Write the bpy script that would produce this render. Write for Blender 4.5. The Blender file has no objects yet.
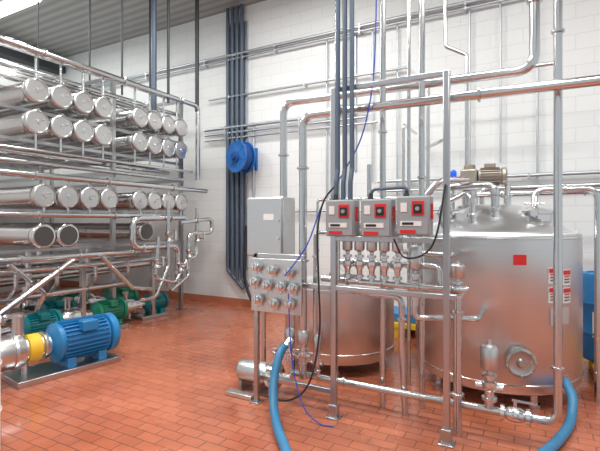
import bpy, bmesh, math, random
from mathutils import Vector as V, Matrix
random.seed(4)
S=bpy.context.scene
C=S.collection
# ---------------------------------------------------------------- materials
def newmat(name):
    m=bpy.data.materials.new(name); m.use_nodes=True
    return m,m.node_tree.nodes,m.node_tree.links,m.node_tree.nodes['Principled BSDF']
def plain(name,col,rough=.5,metal=0,noise=0.0,nscale=8,emit=0,bump=0,coat=0):
    m,n,l,b=newmat(name)
    b.inputs['Base Color'].default_value=(*col,1); b.inputs['Roughness'].default_value=rough
    b.inputs['Metallic'].default_value=metal
    if coat: b.inputs['Coat Weight'].default_value=coat
    if emit:
        b.inputs['Emission Color'].default_value=(*col,1); b.inputs['Emission Strength'].default_value=emit
    if noise or bump:
        tc=n.new('ShaderNodeTexCoord'); t=n.new('ShaderNodeTexNoise'); t.inputs['Scale'].default_value=nscale
        t.inputs['Detail'].default_value=5
        l.new(tc.outputs['Object'],t.inputs['Vector'])
        if noise:
            mx=n.new('ShaderNodeMix'); mx.data_type='RGBA'
            mx.inputs['A'].default_value=(*[c*(1-noise) for c in col],1)
            mx.inputs['B'].default_value=(*[min(1,c*(1+noise)) for c in col],1)
            l.new(t.outputs['Fac'],mx.inputs['Factor']); l.new(mx.outputs['Result'],b.inputs['Base Color'])
    return m
def steel(name,col,rough,stretch=(1,1,25),var=.12,dr=.08,aniso=0):
    m,n,l,b=newmat(name)
    b.inputs['Metallic'].default_value=1
    tc=n.new('ShaderNodeTexCoord'); mp=n.new('ShaderNodeMapping'); mp.inputs['Scale'].default_value=stretch
    t=n.new('ShaderNodeTexNoise'); t.inputs['Scale'].default_value=5; t.inputs['Detail'].default_value=4
    l.new(tc.outputs['Object'],mp.inputs['Vector']); l.new(mp.outputs['Vector'],t.inputs['Vector'])
    cr=n.new('ShaderNodeMapRange'); cr.inputs['To Min'].default_value=rough-dr; cr.inputs['To Max'].default_value=rough+dr
    l.new(t.outputs['Fac'],cr.inputs['Value']); l.new(cr.outputs['Result'],b.inputs['Roughness'])
    mx=n.new('ShaderNodeMix'); mx.data_type='RGBA'
    mx.inputs['A'].default_value=(*[c*(1-var) for c in col],1); mx.inputs['B'].default_value=(*[min(1,c*(1+var)) for c in col],1)
    l.new(t.outputs['Fac'],mx.inputs['Factor']); l.new(mx.outputs['Result'],b.inputs['Base Color'])
    if aniso:
        b.inputs['Anisotropic'].default_value=aniso
        tg=n.new('ShaderNodeTangent'); tg.direction_type='RADIAL'; tg.axis='Z'; l.new(tg.outputs['Tangent'],b.inputs['Tangent'])
    return m
STEEL=steel('stainless_pipe',(.63,.645,.65),.20,(1,1,1),.03,.02)
VESS=steel('vessel_steel',(.66,.66,.655),.24,(1,1,1),.03,.02)
BRUSH=steel('brushed_tank_steel',(.71,.73,.74),.35,(1,1,14),.045,.015,.75)
SHEET=steel('brushed_sheet_steel',(.66,.67,.67),.36,(2,2,10),.04,.015)
FRAME=steel('frame_steel',(.52,.53,.545),.30,(1,1,1),.05,.02)
POL=steel('polished_fitting',(.72,.725,.725),.20,(1,1,1),.03,.02)
CAPM=steel('end_cap_steel',(.64,.64,.635),.30,(1,1,1),.04,.03)
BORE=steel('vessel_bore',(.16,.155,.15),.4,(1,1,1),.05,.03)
PORTM=steel('port_steel',(.50,.49,.47),.3,(1,1,1),.05,.03)
GALV=steel('galvanised',(.55,.58,.61),.42,(2,2,2),.08,.05)
CONDUIT=plain('grey_blue_conduit',(.095,.13,.18),.45,.2,.12)
BLUE=plain('blue_enamel',(.02,.21,.48),.35,0,.12,10,coat=.3)
TEAL=plain('teal_enamel',(.0,.19,.21),.35,0,.2,10,coat=.3)
GREEN=plain('green_enamel',(.01,.21,.12),.35,0,.2,10,coat=.3)
HOSE=plain('blue_rubber',(.045,.21,.39),.42,0,.12,20)
REEL=plain('reel_blue',(.015,.13,.42),.45,0,.1,8)
REELD=plain('reel_dark_blue',(.01,.07,.27),.5,0,.1,8)
DRUM=plain('blue_plastic',(.03,.22,.52),.4,0,.1,6)
YEL=plain('yellow_plastic',(.80,.52,.03),.5,0,.1,6)
GREY=plain('grey_enclosure',(.30,.315,.33),.45,0,.04,8)
BLACK=plain('black_plastic',(.02,.02,.022),.45)
RED=plain('red_plastic',(.60,.02,.02),.4)
WHITE=plain('white_plastic',(.82,.82,.80),.45,0,.03,5)
LBL=plain('printed_label',(.76,.75,.72),.5,0,.18,120)
ALU=plain('cast_motor_grey',(.36,.32,.27),.4,.6,.12,12)
PURP=plain('violet_lens',(.20,.10,.70),.3,emit=.5)
BLENS=plain('blue_lens',(.02,.12,.75),.3,emit=.3)
BCABLE=plain('blue_cable',(.02,.08,.50),.4)
ROD=plain('dark_rod',(.05,.055,.06),.5,.3)
LAMP=plain('lamp_diffuser',(1,.98,.94),.5,emit=6)
REFLM=plain('dark_reflection_panel',(.06,.065,.07),.5,0,.1,4)

def floor_mat():
    m,n,l,b=newmat('quarry_tile_floor')
    tc=n.new('ShaderNodeTexCoord')
    br=n.new('ShaderNodeTexBrick'); br.inputs['Scale'].default_value=1
    br.inputs['Brick Width'].default_value=.205; br.inputs['Row Height'].default_value=.104
    br.inputs['Mortar Size'].default_value=.0045; br.inputs['Mortar Smooth'].default_value=.3
    br.inputs['Color1'].default_value=(.56,.18,.095,1); br.inputs['Color2'].default_value=(.49,.148,.077,1)
    br.inputs['Mortar'].default_value=(.21,.085,.058,1)
    l.new(tc.outputs['Object'],br.inputs['Vector'])
    nz=n.new('ShaderNodeTexNoise'); nz.inputs['Scale'].default_value=.95; nz.inputs['Detail'].default_value=7; nz.inputs['Roughness'].default_value=.6
    l.new(tc.outputs['Object'],nz.inputs['Vector'])
    rmp=n.new('ShaderNodeValToRGB'); rmp.color_ramp.elements[0].position=.38; rmp.color_ramp.elements[0].color=(.66,.60,.58,1)
    rmp.color_ramp.elements[1].position=.58; rmp.color_ramp.elements[1].color=(1,1,1,1)
    l.new(nz.outputs['Fac'],rmp.inputs['Fac'])
    mx=n.new('ShaderNodeMix'); mx.data_type='RGBA'; mx.blend_type='MULTIPLY'; mx.inputs['Factor'].default_value=.8
    l.new(br.outputs['Color'],mx.inputs['A']); l.new(rmp.outputs['Color'],mx.inputs['B']); l.new(mx.outputs['Result'],b.inputs['Base Color'])
    mr=n.new('ShaderNodeMapRange'); mr.inputs['From Min'].default_value=.38; mr.inputs['From Max'].default_value=.58
    mr.inputs['To Min'].default_value=.12; mr.inputs['To Max'].default_value=.30
    l.new(nz.outputs['Fac'],mr.inputs['Value']); l.new(mr.outputs['Result'],b.inputs['Roughness'])
    bp=n.new('ShaderNodeBump'); bp.inputs['Strength'].default_value=.3; bp.inputs['Distance'].default_value=.003; bp.invert=True
    l.new(br.outputs['Fac'],bp.inputs['Height']); l.new(bp.outputs['Normal'],b.inputs['Normal'])
    return m
def wall_mat(rot):
    m,n,l,b=newmat('painted_block_wall')
    tc=n.new('ShaderNodeTexCoord'); mp=n.new('ShaderNodeMapping'); mp.inputs['Rotation'].default_value=rot
    l.new(tc.outputs['Object'],mp.inputs['Vector'])
    br=n.new('ShaderNodeTexBrick'); br.inputs['Scale'].default_value=1
    br.inputs['Brick Width'].default_value=.406; br.inputs['Row Height'].default_value=.203
    br.inputs['Mortar Size'].default_value=.006; br.inputs['Mortar Smooth'].default_value=.5
    br.inputs['Color1'].default_value=(.76,.79,.785,1); br.inputs['Color2'].default_value=(.745,.775,.77,1)
    br.inputs['Mortar'].default_value=(.65,.675,.68,1)
    l.new(mp.outputs['Vector'],br.inputs['Vector'])
    l.new(br.outputs['Color'],b.inputs['Base Color']); b.inputs['Roughness'].default_value=.45
    bp=n.new('ShaderNodeBump'); bp.inputs['Strength'].default_value=.3; bp.inputs['Distance'].default_value=.003; bp.invert=True
    l.new(br.outputs['Fac'],bp.inputs['Height']); l.new(bp.outputs['Normal'],b.inputs['Normal'])
    return m
def ceil_mat():
    m,n,l,b=newmat('grey_metal_deck')
    tc=n.new('ShaderNodeTexCoord'); w=n.new('ShaderNodeTexWave'); w.inputs['Scale'].default_value=1.6; w.bands_direction='Y'
    l.new(tc.outputs['Object'],w.inputs['Vector'])
    r=n.new('ShaderNodeValToRGB'); r.color_ramp.elements[0].color=(.26,.26,.255,1); r.color_ramp.elements[1].color=(.38,.38,.37,1)
    l.new(w.outputs['Fac'],r.inputs['Fac']); l.new(r.outputs['Color'],b.inputs['Base Color']); b.inputs['Roughness'].default_value=.6
    return m

# ---------------------------------------------------------------- mesh builder
class MB:
    def __init__(s): s.v=[]; s.f=[]; s.m=[]; s.mi=0
    def add(s,vs,fs):
        o=len(s.v); s.v+= [V(p) for p in vs]
        for f in fs: s.f.append([i+o for i in f]); s.m.append(s.mi)
    def box(s,c,d,rz=0,rx=0,ry=0):
        M=Matrix.Rotation(rz,3,'Z')@Matrix.Rotation(ry,3,'Y')@Matrix.Rotation(rx,3,'X'); c=V(c)
        vs=[c+M@V((x*d[0]/2,y*d[1]/2,z*d[2]/2)) for x in(-1,1) for y in(-1,1) for z in(-1,1)]
        s.add(vs,[(0,1,3,2),(4,6,7,5),(0,4,5,1),(2,3,7,6),(0,2,6,4),(1,5,7,3)]); return s
    def lathe(s,base,axis,prof,seg=28,cap=True):
        a=V(axis).normalized(); u=a.orthogonal().normalized(); w=a.cross(u); b=V(base); vs=[];fs=[]
        for r,h in prof:
            for i in range(seg):
                t=2*math.pi*i/seg; vs.append(b+a*h+(u*math.cos(t)+w*math.sin(t))*max(r,1e-4))
        for k in range(len(prof)-1):
            for i in range(seg):
                j=(i+1)%seg; fs.append((k*seg+i,k*seg+j,(k+1)*seg+j,(k+1)*seg+i))
        if cap:
            fs.append(tuple(range(seg-1,-1,-1))); fs.append(tuple((len(prof)-1)*seg+i for i in range(seg)))
        s.add(vs,fs); return s
    def cyl(s,p0,p1,r0,r1=None,seg=20):
        p0=V(p0);p1=V(p1); L=(p1-p0).length
        return s.lathe(p0,p1-p0,[(r0,0),(r1 if r1 is not None else r0,L)],seg)
    def path(s,P,r,seg=12):
        P=[V(p) for p in P]; Q=[P[0]]
        for p in P[1:]:
            if (p-Q[-1]).length>1e-5: Q.append(p)
        P=Q; vs=[];fs=[]; T=[]
        for i in range(len(P)):
            t=(P[min(i+1,len(P)-1)]-P[max(i-1,0)]).normalized(); T.append(t)
        u=T[0].orthogonal().normalized()
        for i,p in enumerate(P):
            u=(u-T[i]*u.dot(T[i])).normalized(); w=T[i].cross(u)
            for k in range(seg):
                a=2*math.pi*k/seg; vs.append(p+(u*math.cos(a)+w*math.sin(a))*r)
        for k in range(len(P)-1):
            for i in range(seg):
                j=(i+1)%seg; fs.append((k*seg+i,k*seg+j,(k+1)*seg+j,(k+1)*seg+i))
        fs.append(tuple(range(seg-1,-1,-1))); fs.append(tuple((len(P)-1)*seg+i for i in range(seg)))
        s.add(vs,fs); return s
    def pipe(s,P,r,R=None,seg=12,clamps=()):
        P=[V(p) for p in P]; R=R or r*2.6; out=[P[0]]
        for i in range(1,len(P)-1):
            a,p,b=P[i-1],P[i],P[i+1]; d1=(p-a).normalized(); d2=(b-p).normalized()
            th=d1.angle(d2); t=min(R*math.tan(th/2),(p-a).length*.48,(b-p).length*.48)
            A=p-d1*t;B=p+d2*t
            for k in range(9):
                q=k/8; c=A.lerp(p,q).lerp(p.lerp(B,q),q)
                out.append(c)
        out.append(P[-1]); s.path(out,r,seg)
        for (i,f) in clamps:
            c=P[i].lerp(P[i+1],f); d=(P[i+1]-P[i]).normalized()
            s.lathe(c-d*.014,d,[(r*1.05,0),(r*1.5,.006),(r*1.5,.022),(r*1.05,.028)],16)
        return s
    def smoothpath(s,P,r,seg=12,n=8):
        P=[V(p) for p in P]; Q=[P[0]*2-P[1]]+P+[P[-1]*2-P[-2]]; out=[]
        for i in range(1,len(Q)-2):
            for k in range(n):
                t=k/n; a,b,c,d=Q[i-1],Q[i],Q[i+1],Q[i+2]
                out.append(.5*((2*b)+(c-a)*t+(2*a-5*b+4*c-d)*t*t+(3*b-a-3*c+d)*t**3))
        out.append(P[-1]); return s.path(out,r,seg)
def mk(name,mb,mats,loc=(0,0,0),parent=None,bevel=0):
    me=bpy.data.meshes.new(name); L=V(loc)
    me.from_pydata([p-L for p in mb.v],[],mb.f)
    if not isinstance(mats,(list,tuple)): mats=[mats]
    for m in mats: me.materials.append(m)
    for p,i in zip(me.polygons,mb.m): p.material_index=i
    bm=bmesh.new(); bm.from_mesh(me); bmesh.ops.recalc_face_normals(bm,faces=bm.faces); bm.to_mesh(me); bm.free()
    for p in me.polygons: p.use_smooth=True
    me.set_sharp_from_angle(angle=math.radians(38))
    o=bpy.data.objects.new(name,me); C.objects.link(o)
    if parent: o.parent=parent
    else: o.location=L
    if bevel:
        b=o.modifiers.new('Bevel','BEVEL'); b.width=bevel; b.segments=2; b.limit_method='ANGLE'
    return o
def tag(o,label,cat,group=None):
    o['label']=label;o['category']=cat
    if group:o['group']=group
    return o
class Thing:
    def __init__(s,name,label,cat,loc,group=None):
        s.e=bpy.data.objects.new(name,None); s.e.empty_display_size=.1; s.e.location=loc; C.objects.link(s.e); s.L=V(loc)
        tag(s.e,label,cat,group)
    def part(s,name,mb,mat,label=None,parent=None,bevel=0):
        o=mk(name,mb,mat,s.L,parent or s.e,bevel)
        if label:o['label']=label
        return o
    def copy(s,off,label=None,rz=0):
        names=set(x.name for x in s.e.children_recursive)
        def rec(o,par):
            c=o.copy(); C.objects.link(c)
            if par: c.parent=par
            for ch in [x for x in o.children]:
                if ch.name in names: rec(ch,c)
            return c
        c=rec(s.e,None); c.location=s.L+V(off); c.rotation_euler.z=rz
        if label:c['label']=label
        return c
def single(name,mb,mat,label,cat,loc,group=None,bevel=0):
    return tag(mk(name,mb,mat,loc,None,bevel),label,cat,group)
def pipe(P,r,label,mat=None,clamps=(),name='steel_pipe',cat='pipe',R=None,group=None,seg=14):
    return single(name,MB().pipe(P,r,R,seg,clamps),mat or STEEL,label,cat,P[-1] if P[-1][2]<P[0][2] else P[0],group)

# ---------------------------------------------------------------- room
WY=6.7; CZ=5.6; LX=-10.4
def struct(name,c,d,m):
    o=mk(name,MB().box((0,0,0),d),m); o.location=c; o['kind']='structure'; return o
struct('floor',(-2.2,2.35,-.05),(16.6,8.9,.1),floor_mat())
struct('wall_back',(-2.2,WY+.1,CZ/2),(16.6,.2,CZ),wall_mat((math.radians(90),0,0)))
struct('wall_left',(LX-.1,2.75,CZ/2),(.2,7.9,CZ),wall_mat((math.radians(90),0,math.radians(90))))
struct('ceiling',(-2.2,2.35,CZ+.06),(16.6,8.9,.12),ceil_mat())
struct('trim_1',(LX+.14,5.2,CZ-.3),(.25,2.9,.24),ROD)
struct('baseboard_back',(-2.2,WY-.012,.06),(16.4,.024,.12),plain('cove_tile',(.46,.16,.09),.35,0,.1,6))
# dark panels added unseen behind the viewpoint, to put dark bands in steel reflections
for i,(x,w_) in enumerate(((-1.5,.7),(1.6,.9))):
    struct('reflection_panel_%d'%(i+1),(x,-1.9,1.5),(w_,.08,3.0),REFLM)

# ---------------------------------------------------------------- ceiling lamps
def lamp(x,y,power,rot=0,size=(1.5,.35)):
    t=Thing('ceiling_lamp','white linear fluorescent ceiling fixture with diffuser','ceiling lamp',(x,y,CZ),'ceiling fluorescent fixtures')
    t.part('housing',MB().box((x,y,CZ-.04),(size[0],size[1],.08)),WHITE,bevel=.01)
    t.part('diffuser',MB().box((x,y,CZ-.095),(size[0]-.06,size[1]-.06,.03)),LAMP,bevel=.01)
    d=bpy.data.lights.new('lamp_light','AREA'); d.shape='RECTANGLE'; d.size=size[0]; d.size_y=size[1]; d.energy=power; d.color=(1,.985,.96)
    o=bpy.data.objects.new('lamp_light',d); C.objects.link(o); o.location=(0,0,-.13); o.parent=t.e
for x,y,p in [(-8.5,4.5,90),(-6.3,2.2,130),(-3.4,4.4,90),(-3.2,1.4,145),(-.6,3.6,80),(.6,1.0,140),(2.6,3.8,75)]:
    lamp(x,y,p)

# ---------------------------------------------------------------- membrane filtration rack
RX=-5.3
rk=Thing('membrane_filtration_rack','stainless steel rack stacked with horizontal membrane pressure vessels and header pipes','filtration rack',(-7,4.3,0))
L=V((RX,0,0))
b=MB(); b.cyl((RX-.02,0,0),(RX-4.6,0,0),.128,seg=32)
for x in (RX-.12,RX-1.3,RX-2.6): b.cyl((x-.02,0,0),(x+.02,0,0),.136,seg=32)
vb=mk('pressure_vessel',b,VESS,L,rk.e)
c=MB(); c.lathe((RX-.05,0,0),(1,0,0),[(.132,0),(.148,.008),(.148,.035),(.140,.045),(.130,.048),(.124,.034),(.03,.037),(.018,.055)],36)
c.box((RX-.02,0,.148),(.05,.03,.025)); c.cyl((RX-.0,.07,.03),(RX+.012,.07,.03),.010,seg=10)
vc=mk('end_cap',c,CAPM,L,vb)
# open-ended variant: recessed dark face inside a bright clamp ring
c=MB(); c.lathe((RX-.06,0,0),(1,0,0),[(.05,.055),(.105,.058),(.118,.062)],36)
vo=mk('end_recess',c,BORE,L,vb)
r_=MB(); r_.lathe((RX-.052,0,0),(1,0,0),[(.133,0),(.153,.006),(.153,.05),(.140,.06),(.122,.06),(.118,.03)],36,False)
vr=mk('clamp_ring',r_,POL,L,vb)
cols_near=[3.22,3.535,3.845,4.15]; cols_far=[4.70,4.99,5.28,5.57]
places=[]
for z in (3.17,2.79): places+=[(y-.09 if y<4.5 else y,z,0) for y in cols_near+cols_far]
places+=[(y,1.90,0) for y in cols_near+cols_far]
places+=[(3.2,1.40,1),(3.52,1.40,1),(4.80,1.42,1)]
for y,z,op in places:
    body=vb.copy(); C.objects.link(body); body.location=V((RX,y,z))-rk.L
    for src in ((vo,vr) if op else (vc,)):
        cc=src.copy(); C.objects.link(cc); cc.parent=body
for o in (vc,vo,vr,vb): bpy.data.objects.remove(o)
PX=[-5.6,-7.4,-9.4]
for x in PX:
    for y in (2.55,4.425,5.85):
        b=MB(); b.box((x,y,1.88),(.06,.06,3.76)); b.box((x,y,.01),(.14,.14,.02))
        rk.part('frame_post',b,FRAME)
for y in (3.86,5.1):
    rk.part('frame_post',MB().box((-5.5,y,.6),(.06,.06,1.2)),FRAME)
for x in PX:
    for z in (1.235,1.735,2.61,2.99,3.72):
        rk.part('frame_beam',MB().box((x,4.2,z-.02),(.05,3.3,.04)),FRAME)
for z in (1.2,2.3,3.72):
    for y in (2.55,4.4,5.85): rk.part('frame_beam',MB().box((-7.5,y,z),(3.9,.04,.06)),FRAME)
def hp(P,r,cl=(),mat=None,R=None): rk.part('header_pipe',MB().pipe(P,r,R,14,cl),mat or STEEL)
hp([(-5.25,2.0,3.62),(-5.25,5.9,3.6),(-5.25,5.9,2.3)],.042,[(0,.3),(0,.6),(0,.9)])
hp([(-5.55,2.0,3.46),(-5.55,5.75,3.44)],.036,[(0,.4),(0,.8)])
hp([(-6.1,2.0,3.52),(-6.1,5.8,3.52)],.06)
hp([(-5.9,2.0,3.42),(-5.9,5.8,3.42)],.04)
hp([(-5.15,2.0,2.13),(-5.15,6.0,2.11)],.04,[(0,.25),(0,.5),(0,.8)])
hp([(-5.15,2.0,1.665),(-5.15,5.0,1.66)],.034,[(0,.35),(0,.7)])
hp([(-5.2,2.0,2.42),(-5.2,5.7,2.42)],.02)
hp([(-5.75,2.2,2.46),(-5.75,5.7,2.44)],.045)
hp([(-5.4,2.2,2.30),(-5.4,5.7,2.29)],.03)
hp([(-5.2,2.0,1.15),(-5.2,4.9,1.13)],.040,[(0,.3),(0,.55),(0,.85)])
hp([(-5.35,2.0,1.0),(-5.35,5.3,.98),(-5.35,5.3,.5)],.032,[(0,.5)])
hp([(-5.9,2.3,.85),(-5.9,5.5,.85)],.045)
for i,y in enumerate(cols_near+cols_far):
    hp([(-5.33,y-.1,3.3),(-5.33,y-.1,3.6),(-5.25,y-.1,3.6)],.016)
    hp([(-5.33,y,2.02),(-5.33,y,2.12),(-5.15,y,2.12)],.018)
    hp([(-5.33,y,1.79),(-5.33,y,1.66),(-5.15,y,1.66)] if y<4.9 else [(-5.33,y,1.8),(-5.33,y,1.6)],.016)
    hp([(-5.33,y-.1,2.66),(-5.33,y-.1,2.43),(-5.2,y-.1,2.42)],.014)
hp([(-5.05,5.35,1.64),(-5.05,4.32,1.62),(-5.05,4.32,1.2),(-5.05,5.2,1.19),(-5.05,5.2,.55)],.042,[(0,.3),(2,.2),(3,.6)],R=.14)
hp([(-5.0,5.2,1.56),(-5.0,5.98,1.62),(-5.0,5.98,1.38),(-5.0,5.4,1.38),(-5.0,5.4,.7),(-5.0,5.0,.5)],.034,[(0,.5),(3,.4)],R=.1)
hp([(-5.0,4.75,1.35),(-5.0,4.7,.72),(-5.0,5.1,.62),(-5.0,5.35,.95),(-5.0,5.6,1.0),(-5.0,5.6,1.8)],.027,[(0,.4)],R=.12)
hp([(-5.0,4.95,1.9),(-5.0,4.95,.9),(-5.0,4.7,.45),(-5.2,4.6,.40)],.03,[(0,.5)])
hp([(-5.1,3.45,1.1),(-5.1,2.55,.55),(-5.1,2.4,.3)],.034,[(0,.2)])
hp([(-5.2,2.75,1.1),(-5.2,3.15,.72),(-5.35,3.15,.5)],.028,[(0,.2)])
hp([(-5.15,3.9,1.1),(-5.15,4.4,.62),(-5.15,4.75,.55)],.030,[(0,.3)])
hp([(-5.5,2.4,.66),(-5.5,4.6,.64)],.038,[(0,.3),(0,.7)])
hp([(-5.8,3.3,1.2),(-5.8,3.3,.5)],.035); hp([(-6.0,4.3,1.2),(-6.0,4.3,.4)],.035); hp([(-6.4,3.8,1.2),(-6.4,3.8,.4)],.04)
hp([(-6.3,2.3,.98),(-6.3,5.5,.98)],.04); hp([(-6.6,2.3,.7),(-6.6,5.5,.7)],.04)
for y in (2.9,3.4,3.95,4.5): hp([(-5.35,y,.98),(-5.35,y,.8),(-5.5,y,.66)],.022,[(0,.4)])
for y,z in ((4.95,1.33),(5.2,.85),(5.4,1.05),(4.7,.95),(5.6,1.3)):
    b=MB(); b.lathe((-4.98,y,z-.07),(0,0,1),[(.04,0),(.06,.01),(.06,.03),(.045,.05),(.045,.09),(.06,.11),(.06,.13),(.04,.14)],18)
    b.cyl((-4.98,y,z),(-4.86,y,z),.018); b.box((-4.85,y,z+.04),(.015,.03,.14))
    rk.part('valve',b,POL)
def rod(x,y,z0,r,label,mat=ROD,name='hanger_rod',cat='support rod'):
    return single(name,MB().cyl((x,y,z0),(x,y,CZ),r,seg=12),mat,label,cat,(x,y,CZ))
for x,y,r in ((-5.25,5.2,.022),(-5.25,5.88,.035),(-5.55,4.55,.016),(-6.1,4.4,.014),(-6.1,3.6,.012),(-6.1,5.6,.016)):
    rod(x,y,3.5,r,'thin dark vertical support hanging from ceiling to pipe rack')
pipe([(-5.5,5.13,3.4),(-5.5,5.13,CZ)],.045,'dark vertical pipe dropping from ceiling into rack',CONDUIT)

# ---------------------------------------------------------------- pumps with motors
def motor_mesh(c,axis,r,L,fins=28):
    a=V(axis).normalized(); u=a.cross(V((0,0,1))).normalized(); w=V((0,0,1)); c=V(c); m=MB()
    m.lathe(c-a*L/2,a,[(r*.80,0),(r*.86,.01),(r*.86,L-.01),(r*.8,L)],28)
    for i in range(fins):
        t=2*math.pi*i/fins; d=u*math.cos(t)+w*math.sin(t); s=d.cross(a)
        p=c+d*r*.9
        vs=[]
        for x in(-1,1):
            for y in(-1,1):
                for z in(-1,1): vs.append(p+a*x*L*.44+d*y*r*.1+s*z*r*.022)
        m.add(vs,[(0,1,3,2),(4,6,7,5),(0,4,5,1),(2,3,7,6),(0,2,6,4),(1,5,7,3)])
    return m
def motor_pump(loc,axis,r,L,mat,label,pump=True,group=None,big=False):
    a=V(axis).normalized(); c=V((loc[0],loc[1],loc[2])); base=V((loc[0],loc[1],0))
    side=a.cross(V((0,0,1))).normalized(); rz=math.atan2(a.y,a.x)
    t=Thing('motor_pump',label,'pump',base,group)
    t.part('motor_body',motor_mesh(c,a,r,L),mat)
    fc=MB(); fc.lathe(c+a*L/2,a,[(r*.8,0),(r*.99,.01),(r*.99,L*.16),(r*.8,L*.22),(r*.25,L*.235),(r*.2,L*.25)],28); t.part('fan_cover',fc,mat)
    eb=MB(); eb.lathe(c-a*L/2,-a,[(r*.95,0),(r*.95,.03),(r*.6,.07),(r*.3,.09),(r*.15,.1),(r*.15,.2)],28); t.part('end_bell',eb,mat)
    t.part('terminal_box',MB().box(c+side*r*.75+V((0,0,r*.75)),(L*.32,r*.6,r*.5),rz=rz),mat,bevel=.01)
    for k in(-1,1):
        t.part('foot',MB().box(c+a*k*L*.32-V((0,0,c.z*.5+r*.3)),(.09,r*1.5,c.z-r*.6-.05),rz=rz),mat,bevel=.006)
    t.part('base_plate',MB().box((c.x-a.x*L*.35,c.y-a.y*L*.35,.03),(L*2.0,r*2.1,.06),rz=rz),FRAME,bevel=.006)
    if pump:
        p=MB(); q=c-a*(L/2+(.10 if big else .16))
        if big:
            p.lathe(q,-a,[(r*.45,-.04),(r*.45,0),(r*.62,.01),(r*.66,.03),(r*.66,.05),(r*.55,.06),(r*.55,.22),(r*.74,.23),(r*.78,.25),(r*.78,.75),(r*.70,.79),(r*.3,.80)],36)
            for h in(.30,.70): p.lathe(q-a*h,-a,[(r*.78,0),(r*.84,.005),(r*.84,.03),(r*.78,.035)],36)
            y_=MB(); y_.lathe(q-a*.07,-a,[(r*.56,0),(r*.64,.01),(r*.64,.12),(r*.56,.13)],28); t.part('coupling_guard',y_,YEL,'yellow coupling guard band')
        else:
            p.lathe(q,-a,[(r*.35,-.06),(r*.35,0),(r*.5,.02),(r*.5,.12),(r*.78,.14),(r*.82,.18),(r*.82,.34),(r*.72,.38),(r*.3,.40)],32)
        p.pipe([q-a*.26+V((0,0,r*.5)),q-a*.26+V((0,0,r*1.7))],r*.25,clamps=[(0,.9)])
        p.cyl(q-a*.2-V((0,0,r*.6)),V((q.x-a.x*.2,q.y-a.y*.2,.05)),.03)
        t.part('pump_head',p,CAPM if big else POL)
    return t
motor_pump((-4.42,3.08,.31),(.15,1,0),.215,.52,BLUE,'large blue finned electric motor coupled to stainless pump on steel base',big=True)
motor_pump((-5.42,3.2,.30),(0,1,0),.16,.36,TEAL,'teal electric motor pump under the membrane rack')
motor_pump((-6.1,3.85,.28),(.1,1,0),.17,.34,TEAL,'teal electric motor pump under the membrane rack')
motor_pump((-6.1,4.95,.30),(.1,1,0),.18,.36,GREEN,'green electric motor pump under the membrane rack')
motor_pump((-5.55,4.3,.26),(.1,1,0),.17,.34,GREEN,'small green motor pump beneath header pipes')
motor_pump((-5.6,5.25,.24),(.1,1,0),.14,.26,TEAL,'teal motor pump at the end of the rack')
motor_pump((-6.75,4.4,.3),(0,1,0),.18,.36,GREEN,'green electric motor pump deep beneath the rack')
motor_pump((-6.8,3.1,.3),(0,1,0),.18,.36,TEAL,'teal electric motor pump deep beneath the rack')

ddx,ddy=-3.39,1.42
t=Thing('white_drum','tall white plastic drum with ribbed body','drum',(ddx,ddy,0))
b=MB(); b.lathe((ddx,ddy,0),(0,0,1),[(.26,0),(.28,.03),(.28,.28),(.29,.3),(.28,.32),(.28,.6),(.29,.62),(.28,.64),(.28,.87),(.26,.9)],40); t.part('drum_body',b,WHITE)
t.part('lid',MB().lathe((ddx,ddy,.9),(0,0,1),[(.285,0),(.285,.03),(.25,.04)],40),WHITE)

# ---------------------------------------------------------------- pipe stand frame
st=Thing('pipe_stand','stainless steel square-tube stand carrying valves and control boxes','support frame',(-1.2,3.25,0))
for x in(-1.45,-.57):
    b=MB(); b.box((x,3.25,1.335),(.047,.047,2.67)); b.box((x,3.25,.006),(.11,.11,.012)); b.box((x,3.25,.06),(.07,.07,.1)); st.part('frame_post',b,FRAME,bevel=.006)
for z,x0,x1 in((2.65,-1.47,-.55),(1.45,-1.47,-.55),(1.05,-2.19,-.5)):
    st.part('frame_beam',MB().box(((x0+x1)/2,3.25,z),(x1-x0,.042,.042)),FRAME,bevel=.006)
b=MB(); b.box((-2.17,3.2,.66),(.04,.04,1.3)); b.box((-2.17,3.2,.006),(.1,.1,.012)); st.part('frame_post',b,FRAME,bevel=.004)
st.part('frame_beam',MB().box((-1.94,3.2,1.29),(.5,.04,.04)),FRAME,bevel=.004)
st.part('frame_beam',MB().box((-1.81,3.27,.2),(.75,.04,.04)),FRAME,bevel=.004)

mp=Thing('valve_manifold','stainless manifold plate fitted with rows of round sanitary valves','valve manifold',(-1.95,3.15,.8))
mp.part('plate',MB().box((-1.95,3.165,1.04),(.50,.02,.46)),SHEET,bevel=.004)
for i,(x,z) in enumerate([(-2.12,1.20),(-1.96,1.18),(-1.80,1.17),(-2.14,1.07),(-2.01,1.05),(-1.87,1.05),(-2.10,.92),(-1.94,.90),(-1.79,.91),(-1.76,1.04)]):
    b=MB(); b.lathe((x,3.155,z),(0,-1,0),[(.026,0),(.026,.02),(.040,.023),(.042,.03),(.042,.045),(.028,.05),(.024,.065),(.030,.07),(.030,.08),(.012,.085)],22)
    b.cyl((x,3.12,z-.02),(x,3.12,z-.065),.012); b.box((x,3.065,z+.01),(.012,.012,.06))
    mp.part('valve',b,POL)

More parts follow.
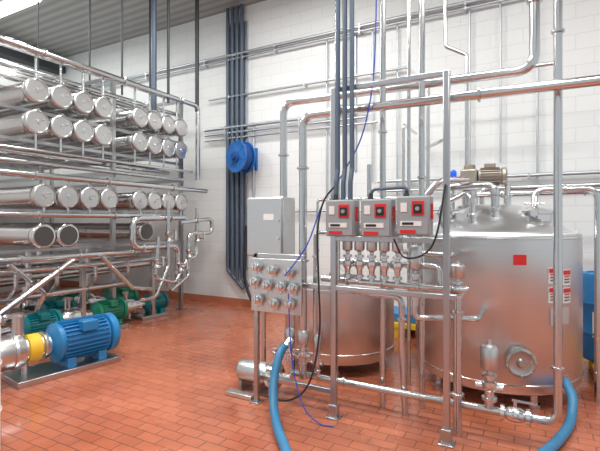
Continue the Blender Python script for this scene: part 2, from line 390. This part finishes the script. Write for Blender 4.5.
cb=Thing('control_cabinet','brushed stainless electrical cabinet with hinged door and small white label','electrical cabinet',(-2.42,3.8,1.2))
cb.part('body',MB().box((-2.42,3.83,1.53),(.43,.24,.60)),SHEET,bevel=.006)
d=cb.part('door',MB().box((-2.42,3.70,1.53),(.41,.02,.58)),SHEET,bevel=.006)
cb.part('latch',MB().cyl((-2.25,3.69,1.6),(-2.25,3.675,1.6),.015),POL,parent=d)
cb.part('latch',MB().cyl((-2.25,3.69,1.42),(-2.25,3.675,1.42),.015),POL,parent=d)
cb.part('nameplate',MB().box((-2.36,3.687,1.63),(.12,.004,.06)),WHITE,parent=d)
for x in(-2.6,-2.24): cb.part('mounting_leg',MB().box((x,3.965,.9),(.04,.03,1.8)),FRAME)

def starter(x,label):
    t=Thing('disconnect_switch_box',label,'control box',(x,3.15,1.46),'grey switch boxes on the pipe stand')
    z=1.615
    t.part('enclosure',MB().box((x,3.16,z),(.235,.13,.28)),GREY,bevel=.008)
    t.part('cover',MB().box((x,3.09,z),(.22,.012,.265)),GREY,bevel=.004)
    t.part('switch_plate',MB().box((x+.04,3.081,z+.055),(.085,.008,.10)),RED,bevel=.003)
    t.part('switch_inset',MB().box((x+.04,3.076,z+.05),(.06,.006,.065)),BLACK,bevel=.002)
    t.part('switch_knob',MB().cyl((x+.04,3.075,z+.05),(x+.04,3.06,z+.05),.014),GREY)
    t.part('warning_label',MB().box((x-.03,3.082,z-.112),(.11,.004,.024)),RED)
    t.part('nameplate',MB().box((x-.01,3.082,z-.055),(.15,.004,.035)),LBL)
    t.part('data_label',MB().box((x-.03,3.079,z-.055),(.08,.003,.018)),BLACK)
    t.part('caution_label',MB().box((x-.06,3.082,z+.06),(.045,.004,.065)),LBL)
    b=MB(); b.box((x+.126,3.14,z+.03),(.013,.022,.11)); b.cyl((x+.11,3.14,z),(x+.133,3.14,z),.015); t.part('side_handle',b,RED)
    t.part('cable_gland',MB().lathe((x-.06,3.16,z+.135),(0,0,1),[(.022,0),(.022,.02),(.016,.03),(.016,.05)],16),BLACK)
    return t
s1=starter(-1.335,'grey switch box with red and black switch plate and side lever'); s1.copy((.287,0,0)); s1.copy((.560,0,.015))

for x in(-1.395,-1.335,-1.275):
    pipe([(x,3.2,CZ),(x,3.2,2.0),(x,3.17,1.9),(x,3.165,1.752)],.019,'dark blue-grey conduit dropping straight to a switch box',CONDUIT,name='conduit',cat='conduit',group='conduits to switch boxes',R=.06)
pipe([(-1.108,3.18,1.75),(-1.108,3.18,1.83),(-.835,3.18,1.84),(-.835,3.18,1.77)],.012,'short conduit linking two switch boxes',CONDUIT,name='conduit',cat='conduit',R=.04)
single('blue_cable',MB().smoothpath([(-1.13,3.35,CZ),(-1.13,3.35,3.2),(-1.2,3.32,2.4),(-1.38,3.30,2.0),(-1.52,3.2,1.75),(-1.62,3.1,1.4),(-1.78,3.02,1.15)],.006,8),BCABLE,'thin bright blue cable hanging from the ceiling','cable',(-1.13,3.35,CZ))
single('black_cable',MB().smoothpath([(-1.38,3.18,1.9),(-1.50,3.16,1.75),(-1.545,3.14,1.5),(-1.53,3.13,1.1),(-1.52,3.12,.7),(-1.6,3.1,.3),(-1.8,3.1,.12),(-2.1,3.14,.1)],.008,8),BLACK,'black flexible cable looping down the pipe stand','cable',(-1.55,3.2,1.2))
single('black_cable',MB().smoothpath([(-.57,3.2,1.85),(-.62,3.15,1.5),(-.7,3.13,1.36),(-.85,3.15,1.33),(-.93,3.16,1.46)],.007,8),BLACK,'short black cable looping between switch boxes','cable',(-.7,3.15,1.4))

# ---------------------------------------------------------------- overhead and vertical pipes
pipe([(-2.4,4.05,.6),(-2.4,4.05,2.86),(-.02,4.05,2.83),(-.02,4.05,CZ)],.040,'thick stainless pipe running overhead then rising to ceiling',clamps=[(0,.75),(1,.3),(1,.72),(2,.2)],R=.14)
pipe([(-1.816,3.4,.2),(-1.816,3.4,2.52),(1.8,3.4,2.49)],.036,'thick stainless overhead pipe crossing above the tanks',clamps=[(0,.45),(0,.8),(1,.1),(1,.4)],R=.12)
pipe([(-1.455,3.33,1.1),(-1.455,3.33,CZ)],.022,'slim stainless vertical pipe beside frame post')
pipe([(-1.16,3.62,0),(-1.16,3.62,CZ)],.026,'stainless vertical pipe rising behind switch boxes',clamps=[(0,.3),(0,.42)])
pipe([(-1.10,4.25,0),(-1.10,4.25,CZ)],.018,'slim vertical pipe behind the stand')
pipe([(-.86,3.75,0),(-.86,3.75,CZ)],.026,'stainless vertical pipe rising to ceiling',clamps=[(0,.35)])
pipe([(-.75,5.62,0),(-.75,5.62,3.6),(-1.0,5.62,3.75),(-1.0,5.62,CZ)],.024,'stainless riser behind large tank')
pipe([(-1.25,5.8,0),(-1.25,5.8,3.4),(.2,5.8,3.4),(.2,5.8,CZ)],.024,'wall-side stainless pipe with high elbow')
pipe([(-1.45,5.6,0),(-1.45,5.6,1.25),(-1.0,5.6,1.25),(-1.0,5.6,2.6),(-1.5,6.4,2.6)],.024,'stainless stepped pipe between the tanks',clamps=[(0,.6),(2,.5)])
pipe([(-2.9,5.9,0),(-2.9,5.9,1.9),(-1.6,5.9,1.9),(-1.6,5.9,2.9),(-1.6,6.6,2.9)],.022,'stainless pipe behind small tank turning to the wall',clamps=[(0,.6),(1,.5)])
pipe([(-2.5,5.6,0),(-2.5,5.6,1.55),(-1.3,5.45,1.55),(-1.3,5.45,.7),(-1.3,5.45,0)],.026,'stainless loop pipe behind small tank',clamps=[(1,.4),(2,.5)])
pipe([(.125,3.5,CZ),(.125,3.5,.2),(-2.0,3.5,.2)],.028,'stainless pipe descending in front of tank and running low over floor',clamps=[(0,.5),(0,.93),(1,.08),(1,.16),(1,.36),(1,.75)],R=.1)
pipe([(-2.6,WY-.019,2.4),(-2.6,WY-.019,4.66)],.02,'thin vertical wall pipe',GALV,name='wall_pipe')
for x,z0 in((.0,2.0),(-.45,2.4),(-.85,1.9),(-1.9,1.6),(-2.3,2.2),(-2.75,1.9),(-3.1,1.4)):
    pipe([(x,WY-.05,z0),(x,WY-.05,4.62)],.014,'thin vertical drop pipe on block wall',GALV,name='wall_pipe',group='thin wall drop pipes')
for z,x0,x1,r in((4.70,-9.4,3.5,.03),(4.62,-9.4,3.5,.02),(3.92,-5.6,-1.7,.02),(3.34,-5.7,-2.4,.028),(3.24,-5.7,-2.4,.022),(3.14,-5.7,-2.2,.02),(2.2,-2.2,2.6,.025),(2.05,-2.2,2.6,.02),(1.75,-4.7,-.5,.022)):
    b=MB(); b.cyl((x0,WY-.09,z),(x1,WY-.09,z),r,seg=12)
    n=int((x1-x0)/1.6)
    for i in range(n): b.box((x0+.5+i*1.6,WY-.06,z),(.03,.12,r*2.6))
    single('wall_pipe',b,GALV,'horizontal galvanised pipe clipped along the white block wall','pipe',(x0,WY-.09,z),'horizontal wall pipes')
for i,x in enumerate((-5.15,-5.04,-4.93,-4.82)):
    r=.034; zb=.75-.1*i
    pipe([(x,WY-.08,CZ),(x,WY-.08,zb-.1 if i<3 else .5),(x+.14,WY-.08,zb-.22 if i<3 else .38)] ,r,'dark grey-blue conduit running down the wall',CONDUIT,name='conduit',cat='conduit',group='bundle of wall conduits',R=.1)
single('conduit_strut',MB().box((-4.98,WY-.02,3.0),(.5,.04,4.6)),GALV,'galvanised backing strut holding the conduit bundle','bracket',(-4.98,WY,3))
single('black_hose',MB().smoothpath([(-4.70,WY-.1,1.5),(-4.72,WY-.14,.7),(-4.65,WY-.16,.35),(-4.42,WY-.2,.03),(-4.25,WY-.16,.1),(-4.2,WY-.06,.6)],.028,12),BLACK,'black hose hanging in a loop by the wall','hose',(-4.5,WY-.1,.4))
pipe([(-4.58,WY-.05,3.4),(-4.58,WY-.05,0)],.02,'thin pipe down wall beside conduits',GALV)
# hose reel
hx,hy,hz=-4.62,6.33,2.72
hr=Thing('hose_reel','round blue wall-mounted hose reel with ribbed side discs','hose reel',(hx,WY,hz))
ax=V((-.25,-1,0)).normalized(); c0=V((hx,hy+.12,hz)); u=ax.orthogonal().normalized(); w=ax.cross(u)
for k in(.0,.20):
    b=MB(); b.lathe(c0+ax*k,ax,[(.05,0),(.275,0),(.29,.012),(.275,.024),(.245,.014),(.12,.014),(.09,.03)],40)
    for j in range(6):
        a=j*math.pi/3; q=u*math.cos(a)+w*math.sin(a); b.cyl(c0+ax*(k+.012)+q*.08,c0+ax*(k+.012)+q*.26,.010,seg=8)
    hr.part('side_disc',b,REEL)
hr.part('hub',MB().lathe(c0,ax,[(.04,-.05),(.09,0),(.09,.2),(.10,.205),(.10,.25),(.06,.26),(.05,.30)],24),REELD)
hr.part('wound_hose',MB().lathe(c0,ax,[(.12,.03),(.235,.035),(.245,.06),(.235,.09),(.245,.12),(.235,.15),(.245,.17),(.12,.18)],36),REELD)
b=MB(); b.box((hx,WY-.03,hz),(.2,.06,.40)); b.box((hx,WY-.12,hz-.02),(.08,.2,.08)); hr.part('wall_bracket',b,REEL,bevel=.006)

# ---------------------------------------------------------------- tanks
tx,ty,tr=-.362,4.72,.725
T=Thing('process_tank','large brushed stainless cylindrical tank with sloped lid and agitator','tank',(tx,ty,0))
b=MB(); b.lathe((tx,ty,0),(0,0,1),[(.2,.08),(tr-.1,.11),(tr-.015,.15),(tr,.18),(tr,1.455)],96); T.part('shell',b,BRUSH)
b=MB(); b.lathe((tx,ty,0),(0,0,1),[(tr+.001,1.445),(tr,1.46),(tr-.012,1.48),(tr-.045,1.505),(tr-.10,1.54),(.42,1.66),(.24,1.74),(.18,1.75),(.05,1.755)],96); T.part('sloped_lid',b,BRUSH)
for z in(.22,1.435): T.part('weld_band',MB().lathe((tx,ty,z),(0,0,1),[(tr,0),(tr+.005,.004),(tr+.005,.012),(tr,.016)],96,False),POL)
for i in range(4):
    a=math.radians(35+90*i); x=tx+math.cos(a)*.58; y=ty+math.sin(a)*.58
    b=MB(); b.cyl((x,y,.03),(x,y,.16),.035); b.cyl((x,y,0),(x,y,.03),.055); T.part('leg',b,POL)
def on(th,z,rr=0):
    return V((tx+math.cos(th)*(tr+rr),ty+math.sin(th)*(tr+rr),z)),V((math.cos(th),math.sin(th),0))
th=math.atan2(-.684,.235); p,nrm=on(th,.43)
b=MB(); b.lathe(p-nrm*.02,nrm,[(.108,0),(.108,.045),(.120,.05),(.120,.065),(.10,.07),(.085,.06),(.04,.062),(.028,.085)],40)
for k in range(8):
    a=k*math.pi/4; uu=nrm.cross(V((0,0,1))); q=p+nrm*.035+(uu*math.cos(a)+V((0,0,1))*math.sin(a))*.106; b.cyl(q,q+nrm*.028,.010,seg=8)
T.part('side_manway',b,PORTM)
def plate(th,z,w,h,mat,name,label=None,lift=0):
    m=MB(); n=6; vs=[];fs=[]
    for i in range(n+1):
        a=th+(i/n-.5)*w/tr
        for zz in(-h/2,h/2):
            for rr in(.002+lift,.006+lift): vs.append((tx+math.cos(a)*(tr+rr),ty+math.sin(a)*(tr+rr),z+zz))
    for i in range(n):
        o=i*4; fs+= [(o,o+4,o+6,o+2),(o+1,o+3,o+7,o+5),(o,o+1,o+5,o+4),(o+2,o+6,o+7,o+3)]
    fs+=[(0,2,3,1),(n*4,n*4+1,n*4+3,n*4+2)]
    m.add(vs,fs); T.part(name,m,mat,label)
plate(th,1.27,.10,.085,RED,'red_sticker','red square sticker')
th2=math.atan2(-.475,.546)-.14
for k,(dt,z) in enumerate(((0,1.14),(0.0,.98),(.20,1.12),(.20,.97))):
    plate(th2+dt,z,.09,.13,LBL,'warning_sticker','white printed warning sticker')
    plate(th2+dt,z+.042,.08,.034,RED,'sticker_header','red sticker header band',.005)
    for q in range(3): plate(th2+dt,z+.010-q*.024,.06,.007,BLACK if q else RED,'sticker_print','printed line block',.005)
plate(th2+.10,.80,.20,.14,SHEET,'data_plate','riveted steel data plate')
b=MB(); b.lathe((tx+.34,ty-.2,1.57),(0,0,1),[(.15,0),(.15,.08),(.17,.085),(.17,.11),(.13,.13),(.03,.15)],36); b.box((tx+.34,ty-.4,1.66),(.05,.08,.05)); b.cyl((tx+.26,ty-.2,1.75),(tx+.42,ty-.2,1.75),.012); T.part('manway_lid',b,POL)
b=MB(); b.lathe((tx-.40,ty-.3,1.50),(0,0,1),[(.05,0),(.05,.14),(.07,.145),(.07,.17),(.05,.18),(.04,.28)],24); T.part('inlet_port',b,POL)
b=MB(); b.lathe((tx+.03,ty-.44,1.58),(0,0,1),[(.04,0),(.04,.1),(.055,.105),(.055,.13),(.03,.14)],24); T.part('inlet_port',b,POL)
b=MB(); b.lathe((tx-.15,ty-.52,1.54),(0,0,1),[(.035,0),(.035,.08),(.05,.085),(.05,.11),(.03,.12),(.03,.2),(.045,.205),(.045,.26),(.02,.27)],24); T.part('relief_valve',b,POL)
b=MB(); b.lathe((tx+.1,ty+.1,1.72),(0,0,1),[(.035,0),(.035,.1),(.05,.105),(.05,.13),(.03,.14),(.03,.24)],24); T.part('inlet_port',b,POL)
ax_,ay_=tx-.24,ty-.02
A=Thing('agitator_drive','agitator gearbox and grey motor mounted on tank lid','agitator motor',(ax_,ay_,1.72))
b=MB(); b.lathe((ax_,ay_,1.71),(0,0,1),[(.12,0),(.12,.03),(.07,.04),(.07,.18),(.11,.19),(.11,.22)],28); A.part('pedestal',b,STEEL)
A.part('gearbox',MB().box((ax_,ay_,2.02),(.16,.16,.18)),ALU,bevel=.02)
am=motor_mesh((ax_+.19,ay_,2.03),(1,.1,0),.09,.2,20); A.part('motor_body',am,ALU)
A.part('fan_cover',MB().lathe((ax_+.29,ay_+.010,2.03),(1,.1,0),[(.075,0),(.088,.01),(.088,.04),(.065,.055)],24),ALU)
A.part('terminal_box',MB().box((ax_+.19,ay_,2.135),(.10,.10,.05)),ALU,bevel=.008)
A.part('shaft_housing',MB().lathe((ax_,ay_,2.11),(0,0,1),[(.055,0),(.055,.04),(.03,.05)],20),ALU)
pipe([(tx+.03,ty-.44,1.70),(tx+.03,ty-.44,1.92),(tx-.40,ty-.3,1.92),(tx-.40,ty-.3,1.76)],.036,'arched stainless pipe looping over tank lid',R=.16,clamps=[(0,.6),(2,.5)])
pipe([(tx-.66,ty-.55,.9),(tx-.66,ty-.55,1.7),(tx-.45,ty-.5,1.97),(tx-.2,ty-.4,1.97)],.034,'curved stainless pipe rising beside tank',R=.2,clamps=[(0,.5)])
pipe([(tx-.42,ty-.45,1.54),(tx-.46,ty-.45,1.72),(tx-.2,ty-.45,1.86),(tx-.15,ty-.52,1.76)],.022,'small curved stainless pipe on tank lid',R=.12,clamps=[(0,.7)])
pipe([(tx+.34,ty-.2,1.71),(tx+.34,ty-.1,1.88),(tx+.83,ty-.1,1.88),(tx+.83,ty-.1,0)],.028,'stainless pipe leaving the lid and bending down',R=.12,clamps=[(1,.5)])
pipe([(-.9,5.6,1.9),(1.8,5.6,1.92)],.032,'stainless horizontal pipe behind large tank',clamps=[(0,.2),(0,.5)])
pipe([(-.6,5.8,0),(-.6,5.8,1.98),(1.8,5.8,2.0)],.03,'stainless horizontal pipe behind large tank')
t=Thing('signal_light','small beacon with blue lens above white and red housing','signal light',(-.74,4.6,1.47))
t.part('mast',MB().cyl((-.74,4.6,1.47),(-.74,4.6,1.96),.012),STEEL); t.part('red_housing',MB().box((-.68,4.6,2.0),(.05,.05,.07)),RED,bevel=.01)
t.part('white_housing',MB().box((-.74,4.6,1.99),(.06,.06,.07)),WHITE,bevel=.01)
t.part('blue_lens',MB().lathe((-.74,4.6,2.025),(0,0,1),[(.025,0),(.03,.01),(.03,.06),(.012,.08)],20),BLENS)
t=Thing('indicator_lamp','violet glowing indicator lamp on a slim mast','indicator lamp',(-1.16,5.1,0))
t.part('mast',MB().cyl((-1.16,5.1,0),(-1.16,5.1,2.22),.010),STEEL); t.part('lens',MB().lathe((-1.16,5.1,2.22),(0,0,1),[(.025,0),(.03,.01),(.03,.07),(.012,.09)],20),PURP)

sx,sy,sr=-2.0,4.62,.62
t=Thing('process_tank','smaller brushed stainless cylindrical tank with flat lid','tank',(sx,sy,0))
t.part('shell',MB().lathe((sx,sy,0),(0,0,1),[(.1,.08),(.5,.10),(sr-.01,.13),(sr,.15),(sr,.86),(sr+.01,.865),(sr+.01,.885),(sr-.01,.89)],80),BRUSH)
t.part('lid',MB().lathe((sx,sy,0),(0,0,1),[(sr-.02,.885),(.5,.915),(.2,.95),(.01,.96)],80),BRUSH)
t.part('weld_band',MB().lathe((sx,sy,.22),(0,0,1),[(sr,0),(sr+.005,.004),(sr+.005,.014),(sr,.018)],80,False),POL)
for i in range(4):
    a=math.radians(20+90*i); x=sx+math.cos(a)*.45;y=sy+math.sin(a)*.45
    b=MB(); b.cyl((x,y,.02),(x,y,.15),.03); b.cyl((x,y,0),(x,y,.02),.05); t.part('leg',b,POL)
b=MB(); b.lathe((sx+.1,sy-.1,.93),(0,0,1),[(.15,0),(.15,.05),(.165,.055),(.165,.08),(.1,.1),(.02,.11)],32); t.part('manway_lid',b,POL)
pipe([(sx-.25,sy-.1,.91),(sx-.25,sy-.1,1.45),(sx+.4,sy-.1,1.45),(sx+.4,sy-.1,2.2)],.025,'stainless feed pipe entering small tank lid',clamps=[(0,.5),(2,.5)])

# ---------------------------------------------------------------- process valves
def pvalve(x,y,z0,z1,label,s=1.0,grp='sanitary valves on the pipe stand',arms=True):
    t=Thing('sanitary_valve',label,'valve',(x,y,z0),grp); H=z1-z0
    b=MB(); b.lathe((x,y,z0),(0,0,1),[(.026*s,0),(.026*s,H*.10),(.04*s,H*.11),(.04*s,H*.15),(.026*s,H*.16),(.026*s,H*.24),(.040*s,H*.28),(.042*s,H*.33),(.040*s,H*.38),(.024*s,H*.40),(.024*s,H*.44),(.040*s,H*.45),(.040*s,H*.49),(.022*s,H*.50)],22)
    if arms: b.cyl((x-.07*s,y,z0+H*.3),(x+.07*s,y,z0+H*.3),.02*s,seg=14)
    t.part('valve_body',b,POL)
    t.part('actuator',MB().lathe((x,y,z0+H*.49),(0,0,1),[(.018*s,0),(.018*s,H*.05),(.044*s,H*.08),(.047*s,H*.10),(.047*s,H*.38),(.038*s,H*.42),(.014*s,H*.44),(.012*s,H*.50)],24),CAPM)
    return t
v=pvalve(-1.385,3.38,1.08,1.56,'upright stainless sanitary valve with cylindrical actuator',.92,arms=False)
for q in(.105,.21,.315,.42): v.copy((q,0.0,0))
pvalve(-.84,3.44,.93,1.44,'larger stainless sanitary valve with tall actuator',1.1)
pvalve(-.52,3.41,1.0,1.30,'stainless sanitary valve atop vertical pipe',1.1)
pvalve(-.31,3.5,.22,.72,'tall stainless valve standing on the low pipe',1.35)
pvalve(-1.816,3.40,.3,.66,'stainless valve on the low pipe near blue hose',1.1)
pvalve(-1.95,3.4,.3,.66,'stainless hose outlet valve',1.0)
pvalve(-1.7,3.45,.22,.62,'stainless valve with slim actuator over low pipe',.8)
pipe([(-.52,3.41,0),(-.52,3.41,1.02)],.032,'stainless upright pipe beside frame post',clamps=[(0,.3),(0,.9)])
pipe([(-1.62,3.38,1.1),(-.45,3.38,1.08)],.026,'horizontal stainless manifold pipe under the valves',clamps=[(0,.2),(0,.45),(0,.7),(0,.9)])
pipe([(-1.5,3.48,1.24),(-.66,3.48,1.24),(-.66,3.48,1.0)],.024,'horizontal stainless manifold pipe behind the valves',clamps=[(0,.15),(0,.35),(0,.55),(0,.75)])
pipe([(-1.4,3.56,.98),(-.98,3.56,.96),(-.98,3.56,.6),(-.95,3.56,0)],.026,'stainless pipe stepping down to the floor behind the stand',clamps=[(1,.5)])
pipe([(-.84,3.42,.93),(-.84,3.42,.84),(-.4,3.6,.84),(-.4,4.0,.84)],.024,'short stainless branch pipe to large tank')
pipe([(-.97,3.56,1.34),(-.6,3.56,1.32),(-.6,3.7,1.32),(-.6,4.05,1.32)],.022,'short stainless branch pipe')
pipe([(-1.72,3.45,.2),(-1.72,3.45,1.1)],.02,'slim stainless riser from low pipe')
t=Thing('inline_valve','stainless inline valve with clamp unions on low pipe','valve',(-.14,3.5,.2))
b=MB(); b.lathe((-.24,3.5,.2),(1,0,0),[(.03,0),(.055,.005),(.055,.03),(.035,.035),(.05,.06),(.055,.1),(.05,.14),(.035,.165),(.055,.17),(.055,.195),(.03,.2)],22); t.part('valve_body',b,POL)
b=MB(); b.cyl((-.14,3.5,.24),(-.14,3.5,.30),.012); b.box((-.09,3.5,.3),(.14,.02,.012)); t.part('lever',b,POL)

t=Thing('centrifugal_pump','stainless washdown centrifugal pump on short feet','pump',(-2.2,3.42,0))
t.part('motor_body',MB().lathe((-2.52,3.42,.17),(1,0,0),[(.05,0),(.09,.02),(.1,.04),(.1,.3),(.085,.33),(.06,.36)],28),SHEET)
t.part('volute',MB().lathe((-2.17,3.42,.17),(1,0,0),[(.05,0),(.12,.01),(.125,.04),(.125,.08),(.1,.1),(.04,.11),(.035,.2),(.05,.21),(.05,.23)],28),POL)
b=MB(); b.pipe([(-2.12,3.42,.25),(-2.12,3.42,.42)],.025,clamps=[(0,.8)]); t.part('discharge_port',b,POL)
for x in(-2.45,-2.27): t.part('foot',MB().box((x,3.42,.05),(.04,.18,.1)),FRAME)
t=Thing('stand_foot_tray','small bright steel splash tray by pump','tray',(-2.35,3.2,0)); t.part('tray_body',MB().box((-2.36,3.22,.02),(.28,.08,.04)),SHEET,bevel=.005)

# ---------------------------------------------------------------- hoses on floor
t=Thing('water_hose','thick blue rubber hose curving from valve onto the tile floor','hose',(-1.7,2.9,0))
t.part('hose_body',MB().smoothpath([(-1.92,3.33,.52),(-1.94,3.22,.46),(-1.92,3.08,.26),(-1.83,2.94,.11),(-1.68,2.76,.045),(-1.45,2.5,.04),(-1.15,2.1,.04),(-.9,1.7,.04)],.036,14),HOSE)
t.part('hose_coupling',MB().cyl((-1.92,3.36,.53),(-1.925,3.28,.49),.044),POL)
t=Thing('water_hose','thick blue rubber hose running from tank outlet over the floor','hose',(.2,3.6,0))
t.part('hose_body',MB().smoothpath([(.20,4.30,.26),(.25,4.15,.16),(.23,4.0,.05),(.19,3.8,.04),(.10,3.5,.04),(.02,3.3,.04),(-.08,3.0,.04),(-.15,2.7,.04)],.036,14),HOSE)
t.part('hose_coupling',MB().cyl((.14,4.38,.28),(.21,4.28,.26),.044),POL)
single('blue_cable',MB().smoothpath([(-1.78,3.08,1.0),(-1.75,3.08,.5),(-1.64,3.05,.15),(-1.5,3.06,.02),(-1.38,3.08,.01)],.005,8),BCABLE,'thin blue cable trailing down onto the floor','cable',(-1.3,3.1,0))

# ---------------------------------------------------------------- drums and pallets
def pallet(x,y,label):
    t=Thing('spill_pallet',label,'pallet',(x,y,0),'yellow plastic pallets')
    b=MB(); b.box((x,y,.15),(1.0,.7,.04))
    for i in range(8): b.box((x-.44+i*.126,y,.18),(.09,.7,.02))
    t.part('deck',b,YEL)
    for i in(-.42,0,.42):
        for j in(-.28,.28): t.part('foot',MB().box((x+i,y+j,.065),(.14,.12,.13)),YEL)
pallet(-1.65,6.2,'yellow plastic pallet on the tile floor against the wall'); pallet(.98,5.4,'yellow plastic pallet under blue drums')
def drum(x,y,z):
    t=Thing('plastic_drum','blue plastic drum with white label standing on a pallet','drum',(x,y,z),'blue drums by the wall')
    t.part('drum_body',MB().lathe((x,y,z),(0,0,1),[(.26,0),(.285,.03),(.285,.26),(.295,.28),(.285,.30),(.285,.56),(.295,.58),(.285,.60),(.285,.82),(.26,.87),(.22,.87),(.22,.855)],44),DRUM)
    m=MB(); vs=[];fs=[];n=8
    for i in range(n+1):
        an=math.radians(-130+i*10)
        for zz in(.25,.5):
            for rr in(.287,.290): vs.append((x+math.cos(an)*rr,y+math.sin(an)*rr,z+zz))
    for i in range(n):
        o=i*4; fs+=[(o,o+4,o+6,o+2),(o+1,o+3,o+7,o+5),(o,o+1,o+5,o+4),(o+2,o+6,o+7,o+3)]
    m.add(vs,fs); t.part('paper_label',m,LBL)
    t.part('bung',MB().cyl((x+.12,y,z+.85),(x+.12,y,z+.885),.035),DRUM); return t
dr=drum(.665,5.4,.19); dr.copy((.6,.02,0))
single('blue_crate',MB().box((-1.65,6.2,.25),(.7,.5,.12)),DRUM,'flat blue plastic crate lying on a pallet','crate',(-1.65,6.2,.19),bevel=.01)

# ---------------------------------------------------------------- world, camera
w=bpy.data.worlds.new('World'); S.world=w; w.use_nodes=True
w.node_tree.nodes['Background'].inputs['Color'].default_value=(.91,.965,1,1); w.node_tree.nodes['Background'].inputs['Strength'].default_value=.72
cam=bpy.data.cameras.new('Camera'); co=bpy.data.objects.new('Camera',cam); C.objects.link(co); S.camera=co
cam.sensor_width=36; cam.lens=437/600*36; cam.shift_y=-5.5/600; cam.clip_start=.05
co.location=(0,0,1.6); co.rotation_euler=(math.radians(90),0,math.radians(28.5))
S.view_settings.view_transform='Standard'
